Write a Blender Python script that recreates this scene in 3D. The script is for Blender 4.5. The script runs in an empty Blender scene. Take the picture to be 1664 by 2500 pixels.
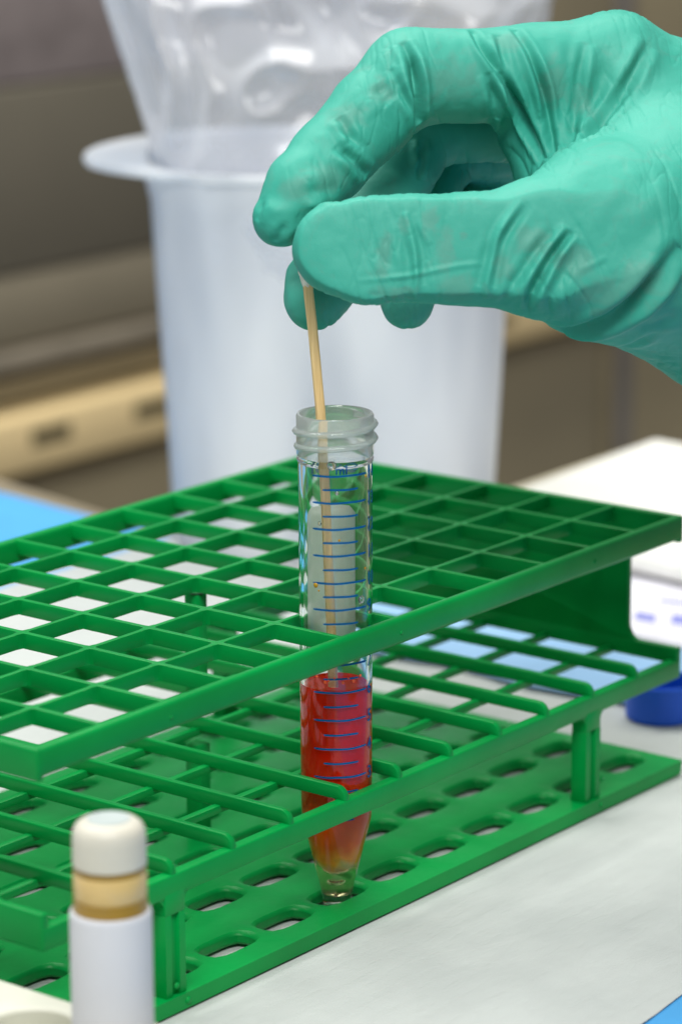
import bpy, bmesh, math, random
import numpy as np
from mathutils import Vector, Matrix, noise
from mathutils.bvhtree import BVHTree

random.seed(4)
SC = bpy.context.scene
COL = SC.collection
R = math.radians

# ------------------------------------------------------------------ camera
# Design frame in millimetres: the upper shelf of the rack is z = 0, its first row of
# junctions is y = 0, its left end x = 0.  The bench top is z = ZB.
PU, PV = 20.83, 21.06                     # pitch of the rack's cells
ZB = -72.6                                # bench top
CAM = np.array([-470.39, -468.59, 211.66])
RT = np.array([0.6146, -0.7888, -0.0036])
UP = np.array([0.1930, 0.1460, 0.9703])
FW = np.array([0.7649, 0.5970, -0.2420])
FPX = 7955.9                              # focal length in pixels of the 1664 px wide photograph

def W(p):                                 # millimetres -> metres, bench at z = 0
    return Vector((p[0] * .001, p[1] * .001, (p[2] - ZB) * .001))

def at(px, py, d):                        # the place seen at a pixel, d millimetres away
    return CAM + (FW + RT * (px - 832) / FPX - UP * (py - 1250) / FPX) * d

def on_z(px, py, z):
    ry = FW + RT * (px - 832) / FPX - UP * (py - 1250) / FPX
    return CAM + ry * (z - CAM[2]) / ry[2]

def on_y(px, py, y):
    ry = FW + RT * (px - 832) / FPX - UP * (py - 1250) / FPX
    return CAM + ry * (y - CAM[1]) / ry[1]

def px_of(p):
    d = np.asarray(p, float) - CAM
    z = d @ FW
    return 832 + FPX * (d @ RT) / z, 1250 - FPX * (d @ UP) / z, z

cam_data = bpy.data.cameras.new('camera')
cam = bpy.data.objects.new('camera', cam_data)
COL.objects.link(cam)
cw = W(CAM)
cam.matrix_world = Matrix(((RT[0], UP[0], -FW[0], cw[0]), (RT[1], UP[1], -FW[1], cw[1]),
                           (RT[2], UP[2], -FW[2], cw[2]), (0, 0, 0, 1)))
cam_data.sensor_fit = 'HORIZONTAL'
cam_data.sensor_width = 36
cam_data.lens = FPX / 1664 * 36
cam_data.clip_start = .05
cam_data.clip_end = 20
cam_data.dof.use_dof = True
cam_data.dof.focus_distance = .766
cam_data.dof.aperture_fstop = cam_data.lens / 9.0
SC.camera = cam

# ------------------------------------------------------------------ light
world = bpy.data.worlds.new('World')
SC.world = world
world.use_nodes = True
bg = world.node_tree.nodes['Background']
bg.inputs[0].default_value = (.93, .955, 1, 1)
bg.inputs[1].default_value = .27

def area(name, loc, target, sx, sy, power, col=(1, 1, 1)):
    d = bpy.data.lights.new(name, 'AREA')
    d.shape = 'RECTANGLE'
    d.size, d.size_y, d.energy, d.color = sx, sy, power, col
    o = bpy.data.objects.new(name, d)
    COL.objects.link(o)
    o.location = loc
    o.rotation_euler = (Vector(target) - Vector(loc)).to_track_quat('-Z', 'Y').to_euler()
    return o

area('ceiling_or_fill_lamp', (.15, .75, 1.45), (.15, .1, .05), 1.2, .5, 18, (1, .99, .96))
area('ceiling_or_fill_lamp', (-.65, -.6, 1.35), (.15, .1, .05), 1.0, .4, 34, (1, .99, .96))  # fill lamp added high behind the camera to brighten hand, liquid and tube
area('ceiling_or_fill_lamp', (1.05, .45, 1.95), (1.1, 1.0, .1), 1.4, .4, 26, (1, .97, .90))  # extra lamp added to lift the cabinet wall and its rail

SC.view_settings.view_transform = 'Standard'
SC.view_settings.look = 'None'
SC.view_settings.exposure = -.15
SC.view_settings.gamma = 1
SC.render.engine = 'CYCLES'
cy = SC.cycles
cy.max_bounces = 14
cy.transmission_bounces = 14
cy.transparent_max_bounces = 24
cy.glossy_bounces = 6
cy.diffuse_bounces = 5
cy.caustics_refractive = True
cy.caustics_reflective = False
cy.blur_glossy = .5
cy.use_denoising = True
cy.sample_clamp_indirect = 6

# ------------------------------------------------------------------ helpers
def tag(o, label, cat, group=None):
    o['label'] = label
    o['category'] = cat
    if group:
        o['group'] = group
    return o

def link(name, me, mat=None, parent=None):
    o = bpy.data.objects.new(name, me)
    COL.objects.link(o)
    if mat and me is not None and len(me.materials) == 0:
        me.materials.append(mat)
    if parent:
        o.parent = parent
        o.matrix_parent_inverse = Matrix.Translation(-parent.location) if parent.parent is None else Matrix()
    return o

def empty(name, loc=None):
    o = bpy.data.objects.new(name, None)
    COL.objects.link(o)
    o.empty_display_size = .01
    if loc is not None:
        o.location = loc
    return o

def bm_obj(name, bm, mat=None, parent=None, smooth=None):
    me = bpy.data.meshes.new(name)
    bm.normal_update()
    bm.to_mesh(me)
    bm.free()
    if smooth is not None:
        shade(me, smooth)
    return link(name, me, mat, parent)

def shade(me, angle=40):
    me.polygons.foreach_set('use_smooth', [True] * len(me.polygons))
    if angle < 180:
        me.set_sharp_from_angle(angle=R(angle))

def mesh_obj(name, verts, faces, mat=None, parent=None, smooth=None):
    me = bpy.data.meshes.new(name)
    me.from_pydata([tuple(v) for v in verts], [], faces)
    me.update()
    if smooth is not None:
        shade(me, smooth)
    return link(name, me, mat, parent)

def box_bm(x0, x1, y0, y1, z0, z1, bev=0, seg=2, bm=None):
    """box given in design millimetres, rounded edges"""
    own = bm is None
    b = bmesh.new()
    bmesh.ops.create_cube(b, size=1)
    for v in b.verts:
        v.co = W((x0 if v.co.x < 0 else x1, y0 if v.co.y < 0 else y1, z0 if v.co.z < 0 else z1))
    if bev:
        bmesh.ops.bevel(b, geom=list(b.edges), offset=bev * .001, segments=seg, profile=.5, affect='EDGES', clamp_overlap=True)
    if own:
        return b
    me = bpy.data.meshes.new('t')
    b.to_mesh(me)
    b.free()
    bm.from_mesh(me)
    bpy.data.meshes.remove(me)
    return bm

def box(name, x0, x1, y0, y1, z0, z1, mat, parent=None, bev=0, seg=2):
    return bm_obj(name, box_bm(x0, x1, y0, y1, z0, z1, bev, seg), mat, parent, 50 if bev else None)

def prism_bm(pts, axis, a0, a1, bev=0, seg=2):
    """polygon pts (2-D, mm) extruded along axis 'x','y' or 'z' from a0 to a1"""
    b = bmesh.new()
    def P(p, a):
        return W((a, p[0], p[1])) if axis == 'x' else W((p[0], a, p[1])) if axis == 'y' else W((p[0], p[1], a))
    lo = [b.verts.new(P(p, a0)) for p in pts]
    hi = [b.verts.new(P(p, a1)) for p in pts]
    n = len(pts)
    b.faces.new(lo)
    b.faces.new(hi)
    for i in range(n):
        b.faces.new((lo[i], lo[(i + 1) % n], hi[(i + 1) % n], hi[i]))
    bmesh.ops.recalc_face_normals(b, faces=b.faces)
    if bev:
        ed = [e for e in b.edges if any(len(f.verts) == n for f in e.link_faces)] if n > 4 else list(b.edges)
        bmesh.ops.bevel(b, geom=ed, offset=bev * .001, segments=seg, profile=.5, affect='EDGES', clamp_overlap=True)
    return b

def lathe(name, prof, c, mat, parent=None, n=96, smooth=35, phase=None, closed=True):
    """profile [(r, z)] mm revolved round the vertical through c (mm); closed profiles wrap"""
    vs, fs = [], []
    m = len(prof)
    for i in range(n):
        a = 2 * math.pi * i / n
        for r_, z_ in prof:
            vs.append(W((c[0] + r_ * math.cos(a), c[1] + r_ * math.sin(a), z_)))
    for i in range(n):
        j = (i + 1) % n
        for k in range(m if closed else m - 1):
            l = (k + 1) % m
            fs.append((i * m + k, j * m + k, j * m + l, i * m + l))
    me = bpy.data.meshes.new(name)
    me.from_pydata([tuple(v) for v in vs], [], fs)
    b = bmesh.new()
    b.from_mesh(me)
    bmesh.ops.remove_doubles(b, verts=b.verts, dist=1e-6)
    bmesh.ops.recalc_face_normals(b, faces=b.faces)
    bpy.data.meshes.remove(me)
    return bm_obj(name, b, mat, parent, smooth)

# ------------------------------------------------------------------ materials
def new_mat(name):
    m = bpy.data.materials.new(name)
    m.use_nodes = True
    nt = m.node_tree
    return m, nt, nt.nodes['Principled BSDF'], nt.nodes['Material Output']

def N(nt, kind, **kw):
    n = nt.nodes.new(kind)
    for k, v in kw.items():
        if k in n.inputs.keys():
            n.inputs[k].default_value = v
        else:
            setattr(n, k, v)
    return n

def noise_mix(nt, bsdf, ca, cb, scale, detail=4, lo=.35, hi=.65, coord='Object', stretch=(1, 1, 1)):
    tc = N(nt, 'ShaderNodeTexCoord')
    mp = N(nt, 'ShaderNodeMapping')
    mp.inputs['Scale'].default_value = stretch
    nz = N(nt, 'ShaderNodeTexNoise', Scale=scale, Detail=detail)
    rp = N(nt, 'ShaderNodeValToRGB')
    rp.color_ramp.elements[0].position, rp.color_ramp.elements[1].position = lo, hi
    rp.color_ramp.elements[0].color = (*ca, 1)
    rp.color_ramp.elements[1].color = (*cb, 1)
    nt.links.new(tc.outputs[coord], mp.inputs[0])
    nt.links.new(mp.outputs[0], nz.inputs['Vector'])
    nt.links.new(nz.outputs['Fac'], rp.inputs[0])
    nt.links.new(rp.outputs[0], bsdf.inputs['Base Color'])
    return nz, mp, rp

def bump(nt, bsdf, scale, strength, dist, detail=4, mp=None, prev=None):
    nz = N(nt, 'ShaderNodeTexNoise', Scale=scale, Detail=detail)
    if mp is None:
        tc = N(nt, 'ShaderNodeTexCoord')
        nt.links.new(tc.outputs['Object'], nz.inputs['Vector'])
    else:
        nt.links.new(mp.outputs[0], nz.inputs['Vector'])
    b = N(nt, 'ShaderNodeBump', Strength=strength, Distance=dist)
    nt.links.new(nz.outputs['Fac'], b.inputs['Height'])
    if prev:
        nt.links.new(prev.outputs[0], b.inputs['Normal'])
    nt.links.new(b.outputs[0], bsdf.inputs['Normal'])
    return b

def plain(name, col, rough=.5, spec=.5, var=.12, scale=60, sss=0, bmp=0, bscale=900):
    m, nt, p, out = new_mat(name)
    noise_mix(nt, p, tuple(c * (1 - var) for c in col), tuple(min(1, c * (1 + var)) for c in col), scale)
    p.inputs['Roughness'].default_value = rough
    p.inputs['Specular IOR Level'].default_value = spec
    if sss:
        p.inputs['Subsurface Weight'].default_value = sss
        p.inputs['Subsurface Radius'].default_value = (1, 1, 1)
        p.inputs['Subsurface Scale'].default_value = .002
    if bmp:
        bump(nt, p, bscale, bmp, .0002)
    return m

M_green = plain('green_plastic', (.0002, .245, .046), .33, .18, .16, 22, 0, .12, 700)
nt = M_green.node_tree
p = nt.nodes['Principled BSDF']
tc = N(nt, 'ShaderNodeTexCoord')
nz = N(nt, 'ShaderNodeTexNoise', Scale=70, Detail=7, Roughness=.7)
mr = N(nt, 'ShaderNodeMapRange')
mr.inputs['From Min'].default_value, mr.inputs['From Max'].default_value = .35, .7
mr.inputs['To Min'].default_value, mr.inputs['To Max'].default_value = .30, .44
nt.links.new(tc.outputs['Object'], nz.inputs['Vector'])
nt.links.new(nz.outputs['Fac'], mr.inputs['Value'])
nt.links.new(mr.outputs[0], p.inputs['Roughness'])
M_white = plain('white_plastic', (.80, .81, .76), .4, .4, .04, 60, .2)
M_blue_cap = plain('blue_cap_plastic', (.004, .09, .62), .45, .4, .05)
M_wood, nt, p, _ = new_mat('birch_wood')
nz, mp, rp = noise_mix(nt, p, (.55, .36, .14), (.82, .60, .29), 900, 5, .3, .7, 'Object', (1, 1, .06))
p.inputs['Roughness'].default_value = .6
bump(nt, p, 1400, .3, .0002, 4, mp)
M_cotton = plain('cotton', (.80, .76, .68), .95, .1, .08, 900, 0, .9, 2500)

# clear polypropylene of the tube
M_clear, nt, p, _ = new_mat('clear_tube_plastic')
p.inputs['Base Color'].default_value = (.96, .985, .975, 1)
p.inputs['Transmission Weight'].default_value = 1
p.inputs['IOR'].default_value = 1.42
p.inputs['Roughness'].default_value = .0
bump(nt, p, 160, .03, .0004, 2)
def see_through(m, f, haze=0):
    # a thin wall: part of the light goes straight on, a little is scattered by the plastic
    nt = m.node_tree
    p, out = nt.nodes['Principled BSDF'], nt.nodes['Material Output']
    tr = N(nt, 'ShaderNodeBsdfTransparent'); tr.inputs[0].default_value = (.97, .99, .98, 1)
    mx = N(nt, 'ShaderNodeMixShader'); mx.inputs[0].default_value = f
    nt.links.new(p.outputs[0], mx.inputs[1]); nt.links.new(tr.outputs[0], mx.inputs[2])
    last = mx
    if haze:
        tl = N(nt, 'ShaderNodeBsdfTranslucent'); tl.inputs[0].default_value = (.85, .93, .90, 1)
        df = N(nt, 'ShaderNodeBsdfDiffuse'); df.inputs[0].default_value = (.85, .93, .90, 1)
        m1 = N(nt, 'ShaderNodeMixShader'); m1.inputs[0].default_value = .5
        nt.links.new(tl.outputs[0], m1.inputs[1]); nt.links.new(df.outputs[0], m1.inputs[2])
        m2 = N(nt, 'ShaderNodeMixShader'); m2.inputs[0].default_value = haze
        nt.links.new(mx.outputs[0], m2.inputs[1]); nt.links.new(m1.outputs[0], m2.inputs[2])
        last = m2
    nt.links.new(last.outputs[0], out.inputs['Surface'])
M_clear.node_tree.nodes['Principled BSDF'].inputs['Specular IOR Level'].default_value = .3

M_frost, nt, p, _ = new_mat('frosted_tube_plastic')
p.inputs['Base Color'].default_value = (.93, .97, .95, 1)
p.inputs['Transmission Weight'].default_value = .88
p.inputs['IOR'].default_value = 1.42
p.inputs['Roughness'].default_value = .09
see_through(M_frost, .0, .13)

# liquid: red above, washing out to orange below, nearly clear in the tip
M_liq, nt, p, out = new_mat('red_liquid')
tc = N(nt, 'ShaderNodeTexCoord')
sp = N(nt, 'ShaderNodeSeparateXYZ')
nz = N(nt, 'ShaderNodeTexNoise', Scale=190, Detail=3)
nt.links.new(tc.outputs['Object'], sp.inputs[0])
nt.links.new(tc.outputs['Object'], nz.inputs['Vector'])
ad = N(nt, 'ShaderNodeMath', operation='MULTIPLY_ADD')
ad.inputs[1].default_value = .009
nt.links.new(nz.outputs['Fac'], ad.inputs[0])
nt.links.new(sp.outputs['Z'], ad.inputs[2])
mr = N(nt, 'ShaderNodeMapRange')
mr.inputs['From Min'].default_value = .0150
mr.inputs['From Max'].default_value = .0430
nt.links.new(ad.outputs[0], mr.inputs['Value'])
rp = N(nt, 'ShaderNodeValToRGB')
e = rp.color_ramp.elements
e[0].position, e[0].color = 0, (.90, .80, .45, 1)
e[1].position, e[1].color = 1, (1, .016, .004, 1)
for pos, c in ((.10, (1, .42, .04, 1)), (.28, (1, .15, .006, 1)), (.6, (1, .06, .006, 1))):
    k = e.new(pos)
    k.color = c
nt.links.new(mr.outputs[0], rp.inputs[0])
nt.links.new(rp.outputs[0], p.inputs['Base Color'])
p.inputs['IOR'].default_value = 1.33
p.inputs['Specular IOR Level'].default_value = .05
p.inputs['Roughness'].default_value = .12
wt = N(nt, 'ShaderNodeMapRange')
wt.inputs['To Min'].default_value = .97
wt.inputs['To Max'].default_value = .0
wt.inputs['From Max'].default_value = .13
nt.links.new(mr.outputs[0], wt.inputs['Value'])
nt.links.new(wt.outputs[0], p.inputs['Transmission Weight'])
tl = N(nt, 'ShaderNodeBsdfTranslucent')
nt.links.new(rp.outputs[0], tl.inputs[0])
mx = N(nt, 'ShaderNodeMixShader')
fm = N(nt, 'ShaderNodeMapRange')
fm.inputs['From Max'].default_value = .15
fm.inputs['To Max'].default_value = .25
nt.links.new(mr.outputs[0], fm.inputs['Value'])
nt.links.new(fm.outputs[0], mx.inputs[0])
nt.links.new(p.outputs[0], mx.inputs[1])
nt.links.new(tl.outputs[0], mx.inputs[2])
nt.links.new(mx.outputs[0], out.inputs['Surface'])

M_ink = plain('blue_ink', (.003, .20, .52), .5, .3, .1, 400)
nt = M_ink.node_tree
tr = N(nt, 'ShaderNodeBsdfTransparent'); tr.inputs[0].default_value = (.02, .30, .62, 1)
mx = N(nt, 'ShaderNodeMixShader'); mx.inputs[0].default_value = .6
nt.links.new(nt.nodes['Principled BSDF'].outputs[0], mx.inputs[1]); nt.links.new(tr.outputs[0], mx.inputs[2])
nt.links.new(mx.outputs[0], nt.nodes['Material Output'].inputs['Surface'])
M_ink_back, nt, p, out = new_mat('pale_blue_ink')
p.inputs['Base Color'].default_value = (.01, .30, .46, 1)
p.inputs['Alpha'].default_value = .8
M_patch, nt, p, out = new_mat('white_writing_patch')
p.inputs['Base Color'].default_value = (.80, .84, .80, 1)
p.inputs['Roughness'].default_value = .7
p.inputs['Alpha'].default_value = .96
tl = N(nt, 'ShaderNodeBsdfTranslucent'); tl.inputs[0].default_value = (.88, .92, .87, 1)
mx = N(nt, 'ShaderNodeMixShader'); mx.inputs[0].default_value = .7
nt.links.new(p.outputs[0], mx.inputs[1]); nt.links.new(tl.outputs[0], mx.inputs[2]); nt.links.new(mx.outputs[0], out.inputs['Surface'])
M_amber = plain('amber_drop', (.40, .22, .01), .2, .5, .2, 500)
M_water, nt, p, _ = new_mat('clear_drop')
p.inputs['Base Color'].default_value = (.97, .98, .97, 1)
p.inputs['Transmission Weight'].default_value = 1
p.inputs['IOR'].default_value = 1.5
p.inputs['Roughness'].default_value = .01

# ------------------------------------------------------------------ bench and what covers it
M_bench = plain('bench_laminate', (.26, .22, .15), .45, .4, .08, 14)
b = prism_bm([(-900, -700), (560, -700), (500, 200), (374, 272), (396, 372), (420, 700), (-900, 700)], 'z', ZB - 32, ZB - 1.2, 1.5)
o = bm_obj('bench_top', b, M_bench, None, 50)
o['kind'] = 'structure'

# absorbent pad: white tissue sheet with a blue plastic margin
M_pad, nt, p, _ = new_mat('white_tissue')
nz, mp, rp = noise_mix(nt, p, (.47, .50, .485), (.505, .535, .518), 45, 6)
p.inputs['Roughness'].default_value = .85
p.inputs['Specular IOR Level'].default_value = .05
b1 = bump(nt, p, 1500, .25, .0002, 3)
tc = N(nt, 'ShaderNodeTexCoord'); mp = N(nt, 'ShaderNodeMapping')
mp.inputs['Rotation'].default_value = (0, 0, R(-24)); mp.inputs['Scale'].default_value = (.22, 1, 1)
nz = N(nt, 'ShaderNodeTexNoise', Scale=330, Detail=7, Roughness=.66, Distortion=.6)
nt.links.new(tc.outputs['Object'], mp.inputs[0]); nt.links.new(mp.outputs[0], nz.inputs['Vector'])
b2 = N(nt, 'ShaderNodeBump', Strength=.5, Distance=.0009)
nt.links.new(nz.outputs['Fac'], b2.inputs['Height']); nt.links.new(b1.outputs[0], b2.inputs['Normal'])
nt.links.new(b2.outputs[0], p.inputs['Normal'])
M_padblue = plain('blue_plastic_margin', (.08, .36, .72), .5, .3, .05, 40)

def wr(x, y):
    """relief of the pad's crumpled tissue, mm"""
    v = 0
    for ang, sc, am in ((0.42, .055, .55), (.22, .12, .28), (.9, .035, .4)):
        c, s = math.cos(ang), math.sin(ang)
        a, q = (x * c + y * s) * .16, (-x * s + y * c) * 1.9
        n1 = noise.noise(Vector((a * sc, q * sc, 3.1 * sc + am * 9)))
        v += am * (1 - abs(n1) * 2.4) ** 2 * (1 if n1 else 1) * .5
    v += .18 * noise.noise(Vector((x * .22, y * .22, 0)))
    return v

def clear_of_rack(x, y):
    """the sheet lies flat where the rack presses on it"""
    dx = max(-6 - x, 0, x - 256)
    dy = max(-27 - y, 0, y - 111)
    return min(1, math.hypot(dx, dy) / 22)

pad = empty('absorbent_pad', W((150, 90, ZB)))
tag(pad, 'white absorbent bench pad with blue edges under the green rack', 'bench pad')
X0, X1, Y0, Y1 = -420, 367.5, -106, 259
nx, ny = 420, 240
vs, fs = [], []
for j in range(ny + 1):
    for i in range(nx + 1):
        x, y = X0 + (X1 - X0) * i / nx, Y0 + (Y1 - Y0) * j / ny
        y2 = y + (x - 115) * .10 * max(0, (20 - y) / 120) if y < 20 else y
        vs.append(W((x, y2, ZB - .25 + .62 * wr(x, y) * clear_of_rack(x, y2))))
for j in range(ny):
    for i in range(nx):
        k = j * (nx + 1) + i
        fs.append((k, k + 1, k + nx + 2, k + nx + 1))
mesh_obj('tissue_sheet', vs, fs, M_pad, pad, 180)
vs, fs = [], []
nx2, ny2 = 90, 60
for j in range(ny2 + 1):
    for i in range(nx2 + 1):
        x, y = -470 + 838 * i / nx2, -190 + (372 + 190) * j / ny2
        if y > 274:
            x += .12 * (y - 274) * (x > 340)
        z = ZB - .75 + .25 * noise.noise(Vector((x * .03, y * .03, 5)))
        vs.append(W((x, y, z)))
for j in range(ny2):
    for i in range(nx2):
        k = j * (nx2 + 1) + i
        fs.append((k, k + 1, k + nx2 + 2, k + nx2 + 1))
mesh_obj('backing_sheet', vs, fs, M_padblue, pad, 180)

M_pale = plain('pale_blue_film', (.30, .52, .78), .5, .3, .05, 40)
vs, fs = [], []
for j in range(31):
    for i in range(9):
        x, y = 291 + 58 * i / 8 + 1.5 * math.sin(j * .5), 12 + 140 * j / 30
        vs.append(W((x, y, ZB + 1.7 + .4 * noise.noise(Vector((x * .08, y * .05, 1))))))
for j in range(30):
    for i in range(8):
        k = j * 9 + i
        fs.append((k, k + 1, k + 10, k + 9))
o = mesh_obj('blue_strip', vs, fs, M_pale, None, 180)
sd = o.modifiers.new('s', 'SOLIDIFY'); sd.thickness = .0004
tag(o, 'pale blue plastic strip lying on the white pad beyond the rack', 'plastic strip')

# ------------------------------------------------------------------ the rack
rack = empty('tube_rack', W((125, 42, ZB)))
tag(rack, 'green plastic tube rack with two open grid shelves and a slotted base', 'test tube rack')
XE, YF, YR = 12 * PU, -21.9, 5 * PV      # right end, front face, rear face
G = M_green

def ring_shelf(name, z1, h_front, h_end, z_front, w_front, w_end, bev):
    """rim of a shelf: front rail, rear rail and two end rails butted into one mesh"""
    b = bmesh.new()
    box_bm(-.6, XE + .6, YF, YF + w_front, z_front - h_front, z_front, bev, 3, b)
    box_bm(-.6, XE + .6, YR - w_front, YR + .02, z_front - h_front, z_front, bev, 3, b)
    box_bm(-.9, w_end - .9, YF + .15, YR - .1, z1 - h_end, z1 + .03, min(bev, .7), 3, b)
    box_bm(XE + .9 - w_end, XE + .9, YF + .15, YR - .1, z1 - min(h_end, 7.4) * (1 if z1 > -1 else .62), z1 + .03, min(bev, .7), 3, b)
    return bm_obj(name, b, G, rack, 40)

upper = ring_shelf('upper_shelf', 0, 6.6, 7.4, 0, 2.8, 2.2, 1.1)
lower = ring_shelf('lower_shelf', -36.6, 5.2, 8.4, -39.9, 3.0, 2.2, .5)

def children_of(o, protos, places):
    for k, (me, name, loc) in enumerate(places):
        c = bpy.data.objects.new(name, me)
        COL.objects.link(c)
        c.parent = o
        c.location = loc

def mesh_of(bm, name, smooth=40):
    me = bpy.data.meshes.new(name)
    bm.normal_update()
    bm.to_mesh(me)
    bm.free()
    shade(me, smooth)
    me.materials.append(G)
    return me

def shift(me, v):
    me.transform(Matrix.Translation(v))

O = W((0, 0, 0))
# upper crossbars
me = mesh_of(box_bm(-.78, .78, YF + 1.6, YR - 1.2, -4.1, -.10, .35, 2), 'crossbar')
for i in range(1, 12):
    c = link('crossbar', me, None, upper)
    c.location = (i * PU * .001, 0, 0)
me = mesh_of(box_bm(.8, XE - .8, -.70, .70, -4.0, -.16, .35, 2), 'crossbar')
for j in range(0, 5):
    c = link('crossbar', me, None, upper)
    c.location = (0, j * PV * .001, 0)
# little fillets where the crossbars meet
def joint_bm(zt, z0, s):
    pts = []
    for q in range(4):
        a0 = q * math.pi / 2
        for t in (-.35, 0, .35):
            a = a0 + math.pi / 4 + t * 1.6
            rr = s * (1 + 1.05 * (abs(t) / .35) ** 1.6)
            pts.append((rr * math.cos(a), rr * math.sin(a)))
    return prism_bm(pts, 'z', z0, zt)
me = mesh_of(joint_bm(-.22, -3.9, 1.35), 'joint', 60)
for i in range(1, 12):
    for j in range(0, 5):
        c = link('joint', me, None, upper)
        c.location = (i * PU * .001, j * PV * .001, 0)
# lower shelf: tall bars whose rounded ends stand on the front rail, low bars between
prof = [(YR - .4, -40.1), (YR - .4, -36.7), (YF + 3.2, -36.7)]
for k in range(1, 7):
    a = k / 6 * math.pi / 2
    prof.append((YF + 3.2 - 3.0 * math.sin(a), -39.7 + 3.0 * math.cos(a)))
prof += [(YF + .2, -40.5), (YF + 2.4, -40.1)]
me = mesh_of(prism_bm(prof, 'x', -.92, .92, .35, 2), 'crossbar')
for i in range(1, 12):
    c = link('crossbar', me, None, lower)
    c.location = (i * PU * .001, 0, 0)
me = mesh_of(box_bm(.8, XE - .8, -1.0, 1.0, -41.5, -39.5, .3, 2), 'crossbar')
for j in range(0, 5):
    c = link('crossbar', me, None, lower)
    c.location = (0, j * PV * .001, 0)

# end panels between the shelves, set back from the front, curved out at their foot
def arc(cx_, cy_, r_, a0, a1, n=6):
    return [(cx_ + r_ * math.cos(R(a0 + (a1 - a0) * k / n)), cy_ + r_ * math.sin(R(a0 + (a1 - a0) * k / n))) for k in range(n + 1)]
prof = [(YR - .5, -7.0), (YR - .5, -38), (-9.5, -38)] + arc(-9.9, -32.5, 4.2, -90, 0) + arc(-9.2, -10.6, 3.6, 0, 90)[0:] + [(-9.2, -7.0)]
for x0 in (-.7, XE - 1.2):
    bm_obj('end_panel', prism_bm(prof, 'x', x0, x0 + 1.9, .3, 2), G, rack, 40)

# posts with a groove down the face and flared heads
def post(xc, yf, face):
    s = face
    z0, z1 = -68.8, -44.6
    w, d, g, gd = 3.3, 4.6, 1.35, .9
    b = bmesh.new()
    def add(pts, za, zb_, bev):
        t = prism_bm([(xc + x, yf + s * y) for x, y in pts], 'z', za, zb_, bev)
        m_ = bpy.data.meshes.new('t')
        t.to_mesh(m_)
        t.free()
        b.from_mesh(m_)
        bpy.data.meshes.remove(m_)
    add([(-w, 0), (-g, 0), (-g + .3, gd), (g - .3, gd), (g, 0), (w, 0), (w, d), (-w, d)], z0, z1 - 4.5, .25)
    add([(-w, .02), (w, .02), (w, d - .02), (-w, d - .02)], z1 - 4.6, z1 + .6, .2)
    # flare either side under the rail and over the base
    for sx in (-1, 1):
        pts = [(xc + sx * (w - .6), z1 + .4)] + [(xc + sx * (w + 3.6 - 3.6 * math.sin(R(q))), z1 + .2 - 3.6 + 3.6 * math.cos(R(q))) for q in range(0, 91, 15)] + [(xc + sx * (w - .6), z1 - 3.4)]
        t = prism_bm(pts, 'y', min(yf + s * .3, yf + s * 2.8), max(yf + s * .3, yf + s * 2.8))
        m_ = bpy.data.meshes.new('t')
        t.to_mesh(m_)
        t.free()
        b.from_mesh(m_)
        bpy.data.meshes.remove(m_)
    return bm_obj('post', b, G, rack, 40)
for xi in (2, 10):
    post(xi * PU, YF - .05, 1)
    post(xi * PU, YR + .05, -1)
bm_obj('post', box_bm(124, 128, 40.6, 45.6, -68.8, -44.1, .4), G, rack, 40)
bm_obj('post', box_bm(124.2, 127.8, 40.8, 45.4, -36.2, -4.9, .4), G, rack, 40)

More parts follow.
